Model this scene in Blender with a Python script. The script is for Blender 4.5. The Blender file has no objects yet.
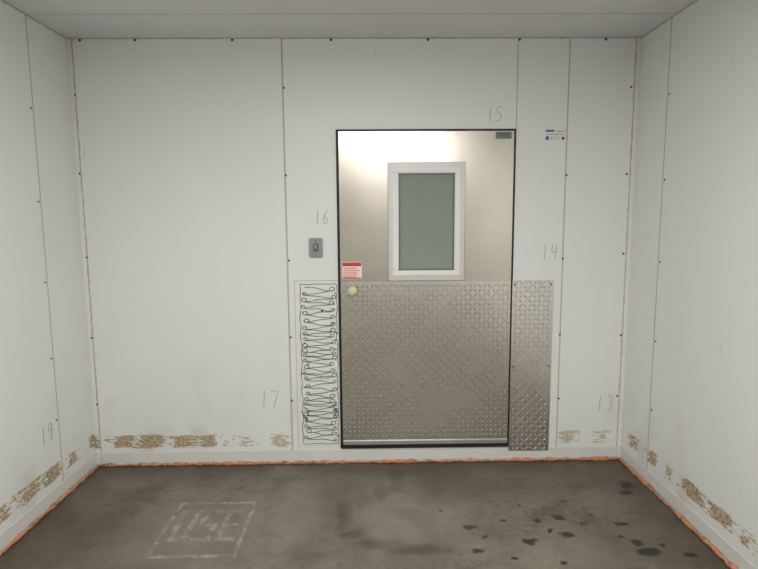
import bpy, bmesh, math, random
from mathutils import Matrix, Vector
random.seed(7)
W,H,L=3.363,2.6,6.4
sc=bpy.context.scene
sc.view_settings.view_transform='Standard'
col=bpy.context.collection

# ---------------------------------------------------------------- nodes
class NT:
    def __init__(s,name):
        s.m=bpy.data.materials.new(name);s.m.use_nodes=True
        s.t=s.m.node_tree;s.b=s.t.nodes['Principled BSDF'];s._p=None
    def n(s,typ,**kw):
        x=s.t.nodes.new(typ)
        for k,v in kw.items(): setattr(x,k,v)
        return x
    def put(s,sock,v):
        if isinstance(v,bpy.types.NodeSocket): s.t.links.new(v,sock)
        else: sock.default_value=v
    def math(s,op,a,b=0.0,clamp=False):
        x=s.n('ShaderNodeMath',operation=op,use_clamp=clamp);s.put(x.inputs[0],a);s.put(x.inputs[1],b);return x.outputs[0]
    def pos(s):
        if s._p is None: s._p=s.n('ShaderNodeNewGeometry').outputs['Position']
        return s._p
    def sep(s,v=None):
        x=s.n('ShaderNodeSeparateXYZ');s.put(x.inputs[0],v if v is not None else s.pos());return x.outputs
    def vec(s,a,b,c):
        x=s.n('ShaderNodeCombineXYZ')
        for i,v in enumerate((a,b,c)): s.put(x.inputs[i],v)
        return x.outputs[0]
    def vmath(s,op,a,b):
        x=s.n('ShaderNodeVectorMath',operation=op);s.put(x.inputs[0],a);s.put(x.inputs[1],b);return x.outputs[0]
    def noise(s,scale,detail=4,vec=None,rough=0.5,stretch=None,dist=0.0,off=(0,0,0)):
        v=vec if vec is not None else s.pos()
        if off!=(0,0,0): v=s.vmath('ADD',v,off)
        if stretch: v=s.vmath('MULTIPLY',v,stretch)
        x=s.n('ShaderNodeTexNoise');s.put(x.inputs['Vector'],v)
        x.inputs['Scale'].default_value=scale;x.inputs['Detail'].default_value=detail
        x.inputs['Roughness'].default_value=rough;x.inputs['Distortion'].default_value=dist
        return x.outputs['Fac']
    def smooth(s,v,a,b,lo=0.0,hi=1.0):
        x=s.n('ShaderNodeMapRange',interpolation_type='SMOOTHSTEP')
        s.put(x.inputs[0],v)
        for i,q in enumerate((a,b,lo,hi)): x.inputs[i+1].default_value=q
        return x.outputs[0]
    def mix(s,f,a,b):
        x=s.n('ShaderNodeMix',data_type='RGBA');s.put(x.inputs[0],f)
        for k,v in ((6,a),(7,b)):
            if isinstance(v,(tuple,list)): v=tuple(v)+(1,) if len(v)==3 else v
            s.put(x.inputs[k],v)
        return x.outputs[2]
    def col(s,v):
        if isinstance(v,(tuple,list)): v=tuple(v)+(1,)
        s.put(s.b.inputs['Base Color'],v)
    def set(s,**kw):
        for k,v in kw.items(): s.put(s.b.inputs[k.replace('_',' ')],v)
    def bump(s,h,strength=0.2,dist=0.01):
        x=s.n('ShaderNodeBump');x.inputs['Strength'].default_value=strength;x.inputs['Distance'].default_value=dist
        s.put(x.inputs['Height'],h);s.t.links.new(x.outputs[0],s.b.inputs['Normal'])

def srgb(r,g,b):
    f=lambda c:(c/255/12.92) if c/255<=0.04045 else ((c/255+0.055)/1.055)**2.4
    return (f(r),f(g),f(b))

def simple(name,c,rough=0.5,metal=0.0,var=0.12,scale=30):
    m=NT(name);n=m.noise(scale,3)
    m.col(m.mix(n,tuple(x*(1-var) for x in c),tuple(min(1,x*(1+var)) for x in c)))
    m.set(Roughness=rough,Metallic=metal);return m.m

# wall paint with peeled patches in a low band
def wall_mat(name,base):
    m=NT(name);X,Y,Z=m.sep();u=m.math('ADD',X,Y)
    big=m.noise(0.9,3);c=m.mix(big,tuple(v*0.96 for v in base),tuple(min(1,v*1.03) for v in base))
    low=m.smooth(Z,0.05,0.9,0.4,0.0)
    sm=m.smooth(m.noise(5,6,stretch=(1,1,0.6)),0.5,0.75)
    c=m.mix(m.math('MULTIPLY',low,sm),c,srgb(190,184,164))
    sc_=m.smooth(m.noise(26,2,stretch=(1,1,0.25)),0.73,0.78)
    c=m.mix(m.math('MULTIPLY',sc_,0.25),c,srgb(150,150,145))
    # peeled paint: horizontal flakes gathered in clusters
    v=m.vec(u,0.0,Z)
    flake=m.noise(1,5,vec=v,stretch=(20,1,75),rough=0.62)
    cl=m.math('SINE',m.math('ADD',m.math('MULTIPLY',u,31.0),m.math('MULTIPLY',m.noise(2.2,2),6.0)))
    cl=m.math('ADD',m.math('MULTIPLY',cl,0.065),m.math('MULTIPLY',m.noise(1,1,vec=v,stretch=(5,1,2)),0.35))
    wob=m.math('MULTIPLY',m.math('SUBTRACT',m.noise(7,2),0.5),0.05)
    zz=m.math('ADD',Z,wob)
    onside=m.smooth(Y,-0.02,-0.01,1,0)
    zz=m.math('SUBTRACT',zz,m.math('MULTIPLY',onside,0.02))
    band=m.math('MULTIPLY',m.smooth(zz,0.105,0.118),m.smooth(zz,0.182,0.20,1,0))
    s=m.math('ADD',m.math('MULTIPLY',flake,0.65),cl)
    worn=m.math('MULTIPLY',m.math('SUBTRACT',1.0,onside),m.smooth(X,0.75,0.95,1,0))
    s=m.math('ADD',s,m.math('MULTIPLY',m.math('MAXIMUM',worn,m.math('MULTIPLY',onside,.6)),0.03))
    p=m.math('MULTIPLY',m.smooth(s,0.50,0.53),band)
    pc=m.mix(m.smooth(m.noise(60,3),0.4,0.6),srgb(150,124,90),srgb(194,175,140))
    pale=m.math('MULTIPLY',m.math('MULTIPLY',m.math('SUBTRACT',1.0,worn),m.math('SUBTRACT',1.0,onside)),0.55)
    pc=m.mix(pale,pc,srgb(208,200,180))
    c=m.mix(m.math('MULTIPLY',p,0.92),c,pc)
    m.col(c);m.set(Roughness=m.math('ADD',0.42,m.math('MULTIPLY',p,0.4)))
    h=m.math('SUBTRACT',m.math('MULTIPLY',m.noise(120,2),0.15),p)
    m.bump(h,0.15,0.004)
    return m.m
WHITE=srgb(234,236,234)
M_wall=wall_mat('painted_panel',WHITE)
M_ceil=NT('ceiling_panel');M_ceil.col(M_ceil.mix(M_ceil.noise(2,4),srgb(220,221,221),srgb(231,232,232)));M_ceil.set(Roughness=0.5);M_ceil=M_ceil.m
M_seam=simple('seam_caulk',srgb(190,186,174),0.7,0,0.2,15)
M_caulk=simple('aged_caulk',srgb(198,182,156),0.8,0,0.25,12)
M_dark=simple('dark_rubber',srgb(28,28,27),0.6)
M_screw=simple('screw_steel',srgb(80,78,76),0.5,0.3)
M_base=simple('base_strip',srgb(222,222,218),0.5,0,0.06,6)

def foam():
    m=NT('spray_foam');n=m.smooth(m.noise(9,4),0.35,0.7)
    c=m.mix(n,srgb(208,130,90),srgb(198,156,124));c=m.mix(m.smooth(m.noise(30,4,rough=.7),0.50,0.64),c,srgb(134,104,82))
    m.col(c);m.set(Roughness=0.85);m.bump(m.noise(90,4),0.5,0.01);return m.m
M_foam=foam()

def steel(name,a,b,rough=0.3,streak=(1,1,0.02),blot=0.3,bs=11):
    m=NT(name)
    g=m.noise(320,2,stretch=streak);bl=m.noise(2.6,5,dist=0.6)
    c=m.mix(bl,a,b);c=m.mix(m.math('MULTIPLY',g,0.2),c,tuple(x*0.85 for x in a))
    sm=m.smooth(m.noise(bs,5,rough=0.65),0.5,0.75)
    c=m.mix(m.math('MULTIPLY',sm,blot),c,tuple(x*0.75 for x in a))
    m.col(c);m.set(Metallic=1.0,Roughness=m.smooth(m.noise(3,3),0.3,0.7,rough-.02,rough+.02))
    m.bump(g,0.06,0.002);return m.m
M_steel=steel('brushed_stainless',srgb(196,188,177),srgb(212,205,195),0.25,(1,1,.02),.10,7)
M_tread=steel('tread_plate_metal',srgb(214,209,202),srgb(226,222,215),0.27,(1,1,1),.06,5)
M_tread2=steel('aluminium_tread',srgb(220,216,211),srgb(234,230,225),0.27,(1,1,1),.06,5)
M_galv=steel('galvanised_strip',srgb(204,206,208),srgb(228,229,231),0.42,(0.1,1,1))
M_frame=simple('window_frame_alu',srgb(218,210,210),0.4,0.2,0.05)
M_inner=simple('window_bead_white',srgb(238,238,236),0.4,0,0.04)
g=NT('window_glass');g.col(g.mix(g.noise(1.5,2),srgb(128,137,129),srgb(150,157,150)));g.set(Roughness=0.05);g.b.inputs['Coat Weight'].default_value=0.8;M_glass=g.m
M_shadow=simple('border_shadow_grey',srgb(112,114,110),0.5)  # frame border line, plus the shadow inside the frame painted as grey
M_adh=simple('dried_adhesive',srgb(106,109,107),0.7,0,0.3,25)
M_pencil=simple('pencil_line',srgb(150,152,152),0.9)
M_knob=simple('glow_knob',srgb(214,216,176),0.35,0,0.05)
M_red=simple('sticker_red',srgb(205,62,52),0.5)
M_paper=simple('sticker_white',srgb(236,232,226),0.55,0,0.03)
M_pink=simple('sticker_pink',srgb(226,150,140),0.55)
M_blue=simple('label_blue',srgb(84,104,170),0.5)
M_black=simple('label_black',srgb(60,62,70),0.5)
M_plate=simple('switch_plate',srgb(156,156,154),0.4,0.3)
M_toggle=simple('toggle_grey',srgb(120,118,114),0.45)
M_name=simple('nameplate_green',srgb(118,126,116),0.35,0.3)

def floor_mat():
    m=NT('stained_concrete');P=m.pos();X,Y,Z=m.sep()
    n1=m.noise(1.1,5,rough=0.6);n2=m.noise(4.2,7,rough=0.65,off=(3,1,0));n3=m.noise(60,4)
    c=m.mix(m.smooth(n1,0.35,0.65),srgb(98,89,78),srgb(122,113,101))
    c=m.mix(m.math('MULTIPLY',m.smooth(n2,0.46,0.66),0.85),c,srgb(78,69,57))
    c=m.mix(m.math('MULTIPLY',m.smooth(n2,0.46,0.25),0.6),c,srgb(148,140,127))
    n4=m.noise(13,6,rough=.7,off=(1,7,0));c=m.mix(m.math('MULTIPLY',m.smooth(n4,0.5,0.68),0.5),c,srgb(74,65,54))
    c=m.mix(m.math('MULTIPLY',m.smooth(n3,0.45,0.75),0.35),c,srgb(72,64,55))
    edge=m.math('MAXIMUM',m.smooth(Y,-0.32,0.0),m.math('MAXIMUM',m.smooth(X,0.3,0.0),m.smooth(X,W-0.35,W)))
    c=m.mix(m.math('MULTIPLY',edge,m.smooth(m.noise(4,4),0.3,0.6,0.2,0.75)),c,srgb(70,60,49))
    d=m.n('ShaderNodeVectorMath',operation='MULTIPLY_ADD')
    nz=m.n('ShaderNodeTexNoise');m.put(nz.inputs['Vector'],P);nz.inputs['Scale'].default_value=14;nz.inputs['Detail'].default_value=5
    m.put(d.inputs[0],m.vmath('SUBTRACT',nz.outputs['Color'],(0.5,0.5,0.5)));d.inputs[1].default_value=(0.08,0.08,0);m.put(d.inputs[2],P)
    Q=d.outputs[0]
    def ell(x,y,rx,ry,soft=0.35):
        v=m.vmath('DIVIDE',m.vmath('SUBTRACT',Q,(x,y,0)),(rx,ry,1))
        l=m.n('ShaderNodeVectorMath',operation='LENGTH');m.put(l.inputs[0],v)
        return m.smooth(l.outputs['Value'],1+soft,1-soft,0,1)
    def union(lst):
        r=lst[0]
        for q in lst[1:]: r=m.math('MAXIMUM',r,q)
        return r
    g2=union([ell(2.35,-.35,.7,.12,.8),ell(.25,-.75,.3,.3,.8),ell(3.0,-.25,.4,.2,.8)])
    c=m.mix(m.math('MULTIPLY',g2,0.45),c,srgb(64,55,45))
    g3=union([ell(1.30,-.62,.25,.38,.7),ell(2.05,-.66,.22,.18,.8),ell(2.55,-1.0,.3,.15,.8),ell(.85,-.75,.3,.3,.8)])
    c=m.mix(m.math('MULTIPLY',g3,0.35),c,srgb(148,141,126))
    # damp mossy run leading away from the door
    g4=union([ell(1.80,-.42,.16,.26,.6),ell(1.78,-.72,.22,.22,.6)])
    c=m.mix(m.math('MULTIPLY',g4,0.5),c,srgb(82,78,60))
    g=union([ell(1.90,-.22,.05,.14,.6),ell(1.80,-.36,.045,.10,.6),ell(1.70,-.48,.05,.08,.6),ell(1.61,-.62,.04,.14,.6),ell(1.66,-.80,.07,.04,.6),ell(1.80,-.88,.12,.035,.6),ell(1.96,-.93,.13,.04,.6)])
    c=m.mix(m.math('MULTIPLY',g,0.7),c,srgb(58,55,38))
    spots=[(2.244,-.761,.030,.022),(2.247,-.950,.034,.028),(2.30,-.84,.015,.012),(2.513,-.878,.030,.024),(2.60,-.70,.018,.014),
     (2.717,-.682,.032,.022),(2.708,-.833,.034,.024),(2.64,-.80,.016,.016),(2.83,-.74,.020,.016),(2.43,-.70,.015,.011),
     (3.035,-.977,.056,.034),(3.02,-.90,.028,.020),(3.13,-.93,.015,.012),(2.96,-.86,.018,.012),(3.216,-1.004,.028,.02),(2.90,-.66,.014,.011),
     (3.237,-.348,.045,.05),(3.19,-.43,.035,.026),(3.02,-.74,.026,.017),(2.55,-.55,.012,.009),(2.12,-.60,.014,.010),(2.40,-1.0,.016,.012),(2.80,-.52,.014,.011),(2.62,-1.05,.02,.014)]
    s=union([ell(*q,0.4) for q in spots])
    c=m.mix(m.math('MULTIPLY',s,0.92),c,srgb(26,23,21))
    m.col(c)
    m.set(Roughness=m.math('SUBTRACT',m.smooth(n2,0.3,0.7,0.6,0.38),m.math('MULTIPLY',m.math('MAXIMUM',s,g4),0.08)))
    m.bump(m.math('ADD',m.math('MULTIPLY',n3,0.4),n2),0.25,0.01)
    return m.m
M_floor=floor_mat()

# ---------------------------------------------------------------- mesh helpers
class MB:
    def __init__(s,mats): s.bm=bmesh.new();s.mats=mats
    def box(s,x0,x1,y0,y1,z0,z1,mi=0,bev=0.0):
        b=bmesh.new();bmesh.ops.create_cube(b,size=1)
        for v in b.verts: v.co=Vector((x0+(v.co.x+.5)*(x1-x0),y0+(v.co.y+.5)*(y1-y0),z0+(v.co.z+.5)*(z1-z0)))
        if bev>0: bmesh.ops.bevel(b,geom=list(b.edges),offset=bev,segments=2,affect='EDGES')
        s.merge(b,mi)
    def merge(s,b,mi,smooth=False):
        for f in b.faces: f.material_index=mi;f.smooth=smooth
        me=bpy.data.meshes.new('t');b.to_mesh(me);b.free();s.bm.from_mesh(me);bpy.data.meshes.remove(me)
    def sph(s,c,r,mi=0,seg=12,rings=8):
        b=bmesh.new();bmesh.ops.create_uvsphere(b,u_segments=seg,v_segments=rings,radius=1)
        for v in b.verts: v.co=Vector((c[0]+v.co.x*r[0],c[1]+v.co.y*r[1],c[2]+v.co.z*r[2]))
        s.merge(b,mi,True)
    def cyl(s,c,r,h,axis='Y',mi=0,seg=24,r2=None):
        b=bmesh.new();bmesh.ops.create_cone(b,cap_ends=True,segments=seg,radius1=r,radius2=r if r2 is None else r2,depth=h)
        rot={'Y':Matrix.Rotation(math.pi/2,4,'X'),'X':Matrix.Rotation(math.pi/2,4,'Y'),'Z':Matrix.Identity(4)}[axis]
        bmesh.ops.transform(b,matrix=Matrix.Translation(c)@rot,verts=b.verts);s.merge(b,mi)
    def obj(s,name,parent=None):
        me=bpy.data.meshes.new(name);s.bm.to_mesh(me);s.bm.free()
        for m in s.mats: me.materials.append(m)
        o=bpy.data.objects.new(name,me);col.objects.link(o)
        if parent: o.parent=parent
        return o
def empty(name):
    e=bpy.data.objects.new(name,None);col.objects.link(e);return e

def tube(name,paths,rad,mat,parent=None,flat=None):
    cu=bpy.data.curves.new(name,'CURVE');cu.dimensions='3D';cu.bevel_depth=rad;cu.bevel_resolution=2;cu.use_fill_caps=True
    for p in paths:
        sp=cu.splines.new('POLY');sp.points.add(len(p)-1)
        for i,q in enumerate(p):
            sp.points[i].co=(q[0],q[1],q[2],1);sp.points[i].radius=q[3] if len(q)>3 else 1
    o=bpy.data.objects.new(name+'_tmp',cu);col.objects.link(o)
    dg=bpy.context.evaluated_depsgraph_get();me=bpy.data.meshes.new_from_object(o.evaluated_get(dg))
    bpy.data.objects.remove(o);me.name=name
    me.materials.clear();me.materials.append(mat)
    o=bpy.data.objects.new(name,me);col.objects.link(o)
    if parent:o.parent=parent
    return o

# ---------------------------------------------------------------- room shell
T=0.1
b=MB([M_wall,M_seam,M_dark]);g=0.0018;B=0.001
b.box(0,1.245-g,0,T,0,H,0,B)
b.box(1.245+g,1.553,0,T,0,H,0,B)
b.box(1.553,2.634,0,T,2.079,H,0,B)
b.box(1.553,2.634,0,T,0,0.092,0,B)
b.box(2.634,2.94-g,0,T,0,H,0,B)
b.box(2.94+g,W,0,T,0,H,0,B)
for x,z0,w_ in ((1.245,0,.005),(2.94,0,.004),(2.6335,2.079,.003)): b.box(x-w_,x+w_,-0.0008,0.02,z0,H,1)
b.box(0,W,T,T+0.05,0,H,2)
b.obj('wall_back')
def sidewall(name,x0,x1,xs,ys):
    b=MB([M_wall,M_seam]);edges=[T+.05]+ys+[-L-.1]
    for a,c in zip(edges[:-1],edges[1:]): b.box(x0,x1,c+g,a-g,0,H,0,B)
    for y in ys: b.box(min(xs),max(xs),y-0.004,y+0.004,0,H,1)
    b.obj(name)
YS_L=[-0.37,-1.55,-2.73,-3.91,-5.09];YS_R=[-0.32,-1.5,-2.68,-3.86,-5.04]
sidewall('wall_left',-T,0,(-0.02,0.0008),YS_L)
sidewall('wall_right',W,W+T,(W+0.02,W-0.0008),YS_R)
b=MB([M_wall,M_seam])
for a,c in ((0,1.12),(1.12,2.24),(2.24,W)): b.box(a+g,c-g,-L-T,-L,0,H,0,B)
b.obj('wall_front')
b=MB([M_floor]);b.box(-T,W+T,-L-T,T,-0.1,0);b.obj('floor')
b=MB([M_ceil,M_seam]);ce=[T+.05,-0.367,-1.55,-2.73,-3.91,-5.09,-L-T]
for a,c in zip(ce[:-1],ce[1:]): b.box(-T,W+T,c+g,a-g,H,H+0.1,0,B)
for y in ce[1:-1]: b.box(0,W,y-0.003,y+0.003,H-0.0008,H+0.02,1)
b.obj('ceiling')
for nm,bx in (('baseboard_back',(0,W,-0.003,0)),('baseboard_left',(0,0.003,-L,-0.003)),('baseboard_right',(W-0.003,W,-L,-0.003))):
    b=MB([M_base]);b.box(*bx,0,0.082,0,0.001);b.obj(nm)
def bead(name,pts,rad,mat,jit=0.35,step=0.02,wob=0.0015):
    path=[]
    for A,Bq in zip(pts[:-1],pts[1:]):
        A=Vector(A);Bv=Vector(Bq);n=int((Bv-A).length/step)
        for i in range(n+1):
            p=A.lerp(Bv,i/n)+Vector([random.uniform(-wob,wob) for _ in range(3)])
            path.append((*p,1+random.uniform(-jit,jit)))
    return tube(name,[path],rad,mat)
bead('trim_1',[(0.030,-0.0008,0.03),(0.030,-0.0008,H-.01)],0.0035,M_caulk)
bead('trim_2',[(W-0.030,-0.0008,0.03),(W-0.030,-0.0008,H-.01)],0.0035,M_caulk)
bead('trim_3',[(0,-0.002,H-0.002),(W,-0.002,H-0.002)],0.003,M_seam)
bead('trim_4',[(0.002,0,H-0.002),(0.002,-L,H-0.002)],0.004,M_seam)
bead('trim_5',[(W-0.002,0,H-0.002),(W-0.002,-L,H-0.002)],0.004,M_seam)

# orange foam squeezed out of the floor joint
def foamline(A,Bq,base):
    A=Vector(A);Bv=Vector(Bq);n=int((Bv-A).length/0.009);path=[];r=1.0;t=1.0
    for i in range(n+1):
        if i%4==0:t=random.choice([random.uniform(0.45,0.85),random.uniform(0.7,1.7)])
        r+=(t-r)*0.45
        p=A.lerp(Bv,i/n)+Vector((random.uniform(-.002,.002),random.uniform(-.002,.002),random.uniform(-.003,.003)))
        path.append((*p,r*base+random.uniform(-.15,.15)))
    return path
tube('spray_foam_sealant',[foamline((.03,-0.018,0.008),(W-.03,-0.018,0.008),.95)],0.0098,M_foam)
tube('spray_foam_sealant.001',[foamline((0.018,-.02,0.008),(0.018,-L+.02,0.008),0.9)],0.0092,M_foam)
tube('spray_foam_sealant.002',[foamline((W-0.018,-.02,0.008),(W-0.018,-L+.02,0.008),0.9)],0.0092,M_foam)

# screws
b=MB([M_screw])
def screw(x,y,z,r=0.0068,ax='y'):
    R=(r,0.003,r) if ax=='y' else ((0.003,r,r) if ax=='x' else (r,r,0.003))
    b.sph((x,y,z),R,0,10,6)
for x in (0.030,1.25,2.945,W-0.045):
    for z in (2.30,1.815,1.31,0.83,0.40):
        if x>2.9 and x<3 and z>2.2: continue
        screw(x+random.uniform(-.008,.008),-0.002,z+random.uniform(-.02,.02))
for x in (0.08,0.397,0.96,1.534,2.102,2.64,3.15): screw(x,-0.006,H-0.012,0.008)
for z in (2.13,1.65,1.22,.8,.45): screw(0.002,-.39,z,0.006,'x')
for z in (2.2,1.75,1.3,.85,.45): screw(W-0.002,-0.34,z,0.006,'x')
b.obj('panel_screws')

# ---------------------------------------------------------------- door
door=empty('door_1')
b=MB([M_dark])
b.box(1.5535,1.569,-0.008,0.09,0.094,2.078,0,0.002);b.box(2.620,2.6335,-0.006,0.09,0.094,2.078,0,0.002)
b.box(1.5535,2.6335,-0.008,0.09,2.066,2.0785,0,0.002);b.box(1.56,2.63,-0.016,0.09,0.094,0.126,0,0.004)
b.obj('gasket',door)
b=MB([M_steel]);b.box(1.569,2.620,-0.012,0.085,0.126,2.066,0,0.002);b.obj('leaf',door)
b=MB([M_galv]);b.box(1.572,2.618,-0.022,-0.010,0.122,0.150,0,0.003);b.obj('bottom_strip',door)

def tread(name,x0,x1,z0,z1,y,mat,parent=None,pitch=0.029):
    m=MB([mat,M_screw]);m.box(x0,x1,y,y+0.003,z0,z1,0,0.0008)
    bm=m.bm;nx=int((x1-x0)/pitch);nz=int((z1-z0)/pitch)
    ox=(x1-x0-nx*pitch)/2+pitch/2;oz=(z1-z0-nz*pitch)/2+pitch/2
    l,w,h=0.0145,0.0052,0.0036
    prof=[(-1,0),(-.55,.8),(0,1),(.55,.8),(1,0),(.55,-.8),(0,-1),(-.55,-.8)]
    for i in range(nx):
        for k in range(nz):
            cx=x0+ox+i*pitch;cz=z0+oz+k*pitch;a=math.radians(45 if (i+k)%2 else -45);ca,sa=math.cos(a),math.sin(a)
            outer=[];top=[]
            for (u,v) in prof:
                X=u*l;Z=v*w;outer.append(bm.verts.new((cx+X*ca-Z*sa,y,cz+X*sa+Z*ca)))
                X=u*l*.65;Z=v*w*.35;top.append(bm.verts.new((cx+X*ca-Z*sa,y-h,cz+X*sa+Z*ca)))
            for j in range(8):
                q=(j+1)%8;bm.faces.new((outer[j],outer[q],top[q],top[j]))
            bm.faces.new(top)
    bmesh.ops.recalc_face_normals(bm,faces=bm.faces)
    return m
m=tread('tread',1.571,2.617,0.150,1.164,-0.0155,M_tread)
m.obj('diamond_kick_plate',door)
b=MB([M_frame,M_inner,M_shadow])
def ring(x0,x1,z0,z1,w,y0,y1,mi,bev=0.002):
    b.box(x0,x1,y0,y1,z1-w,z1,mi,bev);b.box(x0,x1,y0,y1,z0,z0+w,mi,bev)
    b.box(x0,x0+w,y0,y1,z0+w,z1-w,mi,bev);b.box(x1-w,x1,y0,y1,z0+w,z1-w,mi,bev)
ring(1.861,2.330,1.169,1.884,0.006,-0.0135,-0.010,2,0.001)
ring(1.864,2.327,1.172,1.881,0.034,-0.022,-0.010,0)
ring(1.892,2.299,1.200,1.853,0.034,-0.032,-0.010,1,0.005)
ring(1.924,2.267,1.232,1.821,0.012,-0.020,-0.010,2,0.001)  # grey strip around the glass, shade put into its colour
b.obj('window_frame',door)
b=MB([M_glass]);b.box(1.925,2.265,-0.0155,-0.0125,1.234,1.818);b.obj('window_1',door)
b=MB([M_knob,M_steel])
b.cyl((1.644,-0.021,1.114),0.030,0.006,'Y',1);b.cyl((1.644,-0.032,1.114),0.012,0.02,'Y',1);b.sph((1.644,-0.048,1.114),(0.029,0.016,0.029),0,24,14)
b.obj('push_knob',door)
b=MB([M_name,M_dark]);b.box(2.508,2.603,-0.0175,-0.0115,2.020,2.060,0,0.0028);b.box(2.522,2.589,-0.0180,-0.017,2.046,2.049,1);b.box(2.530,2.581,-0.0180,-0.017,2.033,2.036,1);b.obj('nameplate',door)
b=MB([M_paper,M_red,M_pink]);b.box(1.579,1.701,-0.0135,-0.0117,1.182,1.288,0)
b.box(1.582,1.698,-0.0142,-0.013,1.262,1.285,1)
for i in range(5):
    z=1.250-i*0.013
    b.box(1.586,1.694-random.uniform(0,.03),-0.0142,-0.013,z-0.005,z+0.002,2)
b.box(1.582,1.698,-0.0142,-0.013,1.185,1.192,1)
b.obj('warning_sticker',door)

m=tread('tread',2.628,2.888,0.062,1.167,-0.006,M_tread2)
for z in (1.14,0.62,0.09):
    for x in (2.645,2.872): m.sph((x,-0.0075,z),(0.006,0.002,0.006),1,10,6)
m.obj('diamond_wall_plate')

# adhesive residue left of door: a bead piped loosely back and forth with a curl at each turn
adh=empty('adhesive_residue')
b=MB([simple('bare_panel',srgb(232,233,229),0.6,0,0.03,8)]);b.box(1.285,1.552,-0.0012,-0.0001,0.10,1.173);b.obj('bare_patch',adh)
b=MB([M_seam]);
for q in ((1.285,1.552,1.171,1.175),(1.283,1.286,0.10,1.173)): b.box(q[0],q[1],-0.002,-0.0001,q[2],q[3])
b.obj('patch_edge',adh)
p=[];z=1.135;side=0
while z>0.16:
    xl=1.343+random.uniform(-.010,.012);xr=1.518+random.uniform(-.014,.008)
    x0,x1=(xl,xr) if side==0 else (xr,xl);dz=random.uniform(.013,.027)
    n=16;s=1 if side==0 else -1;amp=random.uniform(.002,.007);ph=random.uniform(0,6);fr=random.uniform(4,8)
    for i in range(n):
        t=i/(n-1);e=math.sin(math.pi*t)
        p.append((x0+(x1-x0)*t,-0.003,z-dz*t+amp*e*math.sin(t*fr+ph),random.uniform(.6,1.05)))
    r=random.uniform(.010,.017);cx=x1;cz=z-dz+r*.75
    for i in range(1,11):
        a=-math.pi/2+i*math.pi/5.0
        p.append((cx+s*r*math.cos(a),-0.003,cz+.75*r*math.sin(a),random.uniform(.7,1.3)))
    z-=dz;side=1-side
paths=[p]
def wig(x,z0,z1,a):
    n=60;return [(x+a*math.sin(i*.9)+a*.7*math.sin(i*.31),-0.0025,z0+(z1-z0)*i/n,random.uniform(.5,1.1)) for i in range(n+1)]
paths.append(wig(1.317,1.15,0.13,.003));paths.append(wig(1.542,1.15,0.13,.003))
paths.append([(1.318+.225*i/20,-.0025,1.152+random.uniform(-.002,.002),.8) for i in range(21)])
paths.append([(1.318+.225*i/20,-.0025,0.125+random.uniform(-.003,.003),.8) for i in range(21)])
tube('adhesive_bead',paths,0.0025,M_adh,adh)
b=MB([M_adh,M_screw])
for i in range(60):
    zz=random.choice([random.uniform(.15,1.1),random.uniform(.27,.40)]);xx=random.choice([random.gauss(1.338,.010),random.gauss(1.526,.008)])
    b.sph((xx,-0.0015,zz),(random.uniform(.004,.012),.0012,random.uniform(.003,.006)),0,8,6)
b.sph((1.451,-.002,.984),(.007,.003,.007),1);b.sph((1.518,-.002,.908),(.007,.003,.007),1)
b.obj('adhesive_blobs',adh)

b=MB([M_plate,M_toggle,M_screw]);b.box(1.380,1.463,-0.016,-0.0002,1.319,1.436,0,0.005)
b.box(1.405,1.438,-0.019,-0.015,1.352,1.403,1,0.002);b.box(1.414,1.429,-0.032,-0.017,1.372,1.394,0,0.003)
b.cyl((1.4215,-0.0165,1.418),0.004,0.003,'Y',2,12);b.cyl((1.4215,-0.0165,1.337),0.004,0.003,'Y',2,12);b.obj('light_switch')
b=MB([M_paper,M_blue,M_black]);b.box(2.807,2.930,-0.0016,-0.0002,2.006,2.077,0)
b.box(2.811,2.862,-0.0022,-0.001,2.060,2.072,1);b.box(2.811,2.832,-0.0022,-0.001,2.012,2.034,1)
for x in (2.846,2.860,2.875,2.889): b.box(x,x+.002,-0.0022,-0.001,2.014,2.034,2)
b.box(2.88,2.925,-0.0022,-0.001,2.062,2.065,2);b.box(2.811,2.925,-0.0022,-0.001,2.045,2.047,2);b.box(2.909,2.925,-0.0022,-0.001,2.014,2.030,2)
b.obj('barcode_label')

G={'1':[[(.5,1),(.5,0)]],
 '3':[[(.1,.95),(.5,1),(.8,.85),(.75,.62),(.4,.52),(.8,.42),(.85,.2),(.5,0),(.1,.08)]],
 '4':[[(.2,1),(.15,.5),(.9,.5)],[(.75,1),(.7,0)]],
 '5':[[(.85,1),(.25,1),(.2,.55),(.6,.6),(.85,.4),(.75,.1),(.4,0),(.1,.1)]],
 '6':[[(.7,1),(.3,.7),(.15,.3),(.35,0),(.7,.05),(.8,.3),(.55,.48),(.2,.35)]],
 '7':[[(.05,.95),(.85,1),(.45,0)]],
 '9':[[(.8,.75),(.5,.55),(.2,.65),(.25,.92),(.55,1),(.8,.85),(.75,.4),(.65,0)]]}
def number(s,c,h,wall='back'):
    ps=[]
    for i,ch in enumerate(s):
        for st in G[ch]:
            q=[]
            for (u,v) in st:
                a=(i-len(s)/2)*h*.62+u*h*.5+v*h*.06;zz=c[2]+(v-.5)*h
                q.append((c[0]+a,-0.0016,zz) if wall=='back' else (0.0016,c[1]+a,zz))
            ps.append(q)
    tube('pencil_number',ps,0.0014,M_pencil)
number('15',(2.504,0,2.165),.085);number('16',(1.462,0,1.562),.08);number('14',(2.860,0,1.339),.09)
number('17',(1.112,0,.424),.11);number('13',(3.244,0,.372),.10);number('19',(0,-.481,.407),.10,'left')

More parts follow.
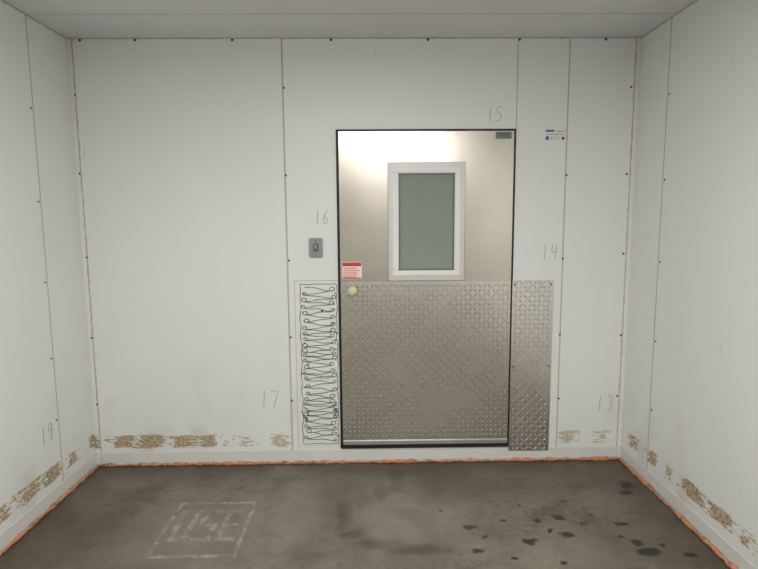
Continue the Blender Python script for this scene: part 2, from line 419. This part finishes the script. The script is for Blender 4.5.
# faded floor lettering
fm=NT('worn_floor_paint');tr=fm.n('ShaderNodeBsdfTransparent');mx=fm.n('ShaderNodeMixShader')
fm.col(fm.mix(fm.noise(12,3),srgb(160,151,140),srgb(182,175,164)));fm.set(Roughness=.7)
fac=fm.math('MULTIPLY',fm.smooth(fm.noise(16,5,rough=.7),.34,.58),.75)
out=[n for n in fm.t.nodes if n.type=='OUTPUT_MATERIAL'][0]
fm.t.links.new(fac,mx.inputs[0]);fm.t.links.new(tr.outputs[0],mx.inputs[1]);fm.t.links.new(fm.b.outputs[0],mx.inputs[2]);fm.t.links.new(mx.outputs[0],out.inputs[0])
b=MB([fm.m])
def r(x0,x1,y0,y1):
    vs=[b.bm.verts.new(q) for q in ((x0,y0,.0006),(x1,y0,.0006),(x1,y1,.0006),(x0,y1,.0006))];b.bm.faces.new(vs)
X0,X1=.70,1.12
r(X0,X1,-.50,-.475);r(X0,X1,-.97,-.945);r(X0,X0+.02,-.945,-.5);r(X1-.02,X1,-.945,-.5)
def U(x,y,w,h,t): r(x,x+t,y,y+h);r(x+w-t,x+w,y,y+h);r(x+t,x+w-t,y,y+t)
def S(x,y,w,h,t): r(x,x+w,y,y+t);r(x,x+w,y+h/2-t/2,y+h/2+t/2);r(x,x+w,y+h-t,y+h);r(x,x+t,y+h/2+t/2,y+h-t);r(x+w-t,x+w,y+t,y+h/2-t/2)
def E(x,y,w,h,t): r(x,x+t,y,y+h);r(x+t,x+w,y,y+t);r(x+t,x+w*.85,y+h/2-t/2,y+h/2+t/2);r(x+t,x+w,y+h-t,y+h)
def E(x,y,w,h,t): r(x,x+t,y,y+h);r(x+t,x+w,y,y+t);r(x+t,x+w*.85,y+h/2-t/2,y+h/2+t/2);r(x+t,x+w,y+h-t,y+h)
U(.745,-.84,.10,.28,.032);S(.862,-.84,.10,.28,.032)
x,y,w_,h_,t_=.98,-.84,.10,.28,.032
r(x,x+t_,y,y+h_);r(x+t_,x+w_,y,y+t_);r(x+t_,x+w_*.85,y+h_/2-t_/2,y+h_/2+t_/2);r(x+t_,x+w_,y+h_-t_,y+h_)
b.obj('floor_lettering')

# ---------------------------------------------------------------- lamps on ceiling
M_house=simple('lamp_housing',srgb(200,200,200),.4)
em=NT('lamp_diffuser');em.col((.9,.9,.9));em.b.inputs['Emission Color'].default_value=(1,.985,.96,1);em.b.inputs['Emission Strength'].default_value=7;M_em=em.m
def lamp(x,y,power,lx=1.2):
    e=empty('ceiling_lamp')
    b=MB([M_house,M_em]);b.box(x-lx/2,x+lx/2,y-.07,y+.07,H-.055,H,0,.01);b.obj('housing',e)
    b=MB([M_em]);b.box(x-lx/2+.03,x+lx/2-.03,y-.05,y+.05,H-.085,H-.05,0,.015);b.obj('diffuser',e)
    ld=bpy.data.lights.new('tube','AREA');ld.shape='RECTANGLE';ld.size=lx;ld.size_y=.12;ld.energy=power;ld.color=(1,.985,.95)
    o=bpy.data.objects.new('tube_light',ld);o.location=(x,y,H-.095);col.objects.link(o);o.parent=e
lamp(2.25,-3.9,57);lamp(1.6,-2.1,34)
w=bpy.data.worlds.new('w');sc.world=w;w.use_nodes=True;w.node_tree.nodes['Background'].inputs[0].default_value=(.5,.52,.54,1);w.node_tree.nodes['Background'].inputs[1].default_value=.1

# ---------------------------------------------------------------- camera
yaw,pitch,roll=0.01453,-0.12004,-0.00666
cy,sy=math.cos(yaw),math.sin(yaw);cp,sp=math.cos(pitch),math.sin(pitch)
f=Vector((sy*cp,cy*cp,sp));rr=Vector((cy,-sy,0));uu=rr.cross(f)
c_,s_=math.cos(roll),math.sin(roll);R_=c_*rr+s_*uu;U_=-s_*rr+c_*uu
cd=bpy.data.cameras.new('camera');cam=bpy.data.objects.new('camera',cd);col.objects.link(cam)
M=Matrix((R_,U_,-f)).transposed().to_4x4();M.translation=Vector((1.75759,-3.28333,1.54265));cam.matrix_world=M
cd.sensor_width=36;cd.lens=535.6/758*36;cd.clip_start=.05
sc.camera=cam
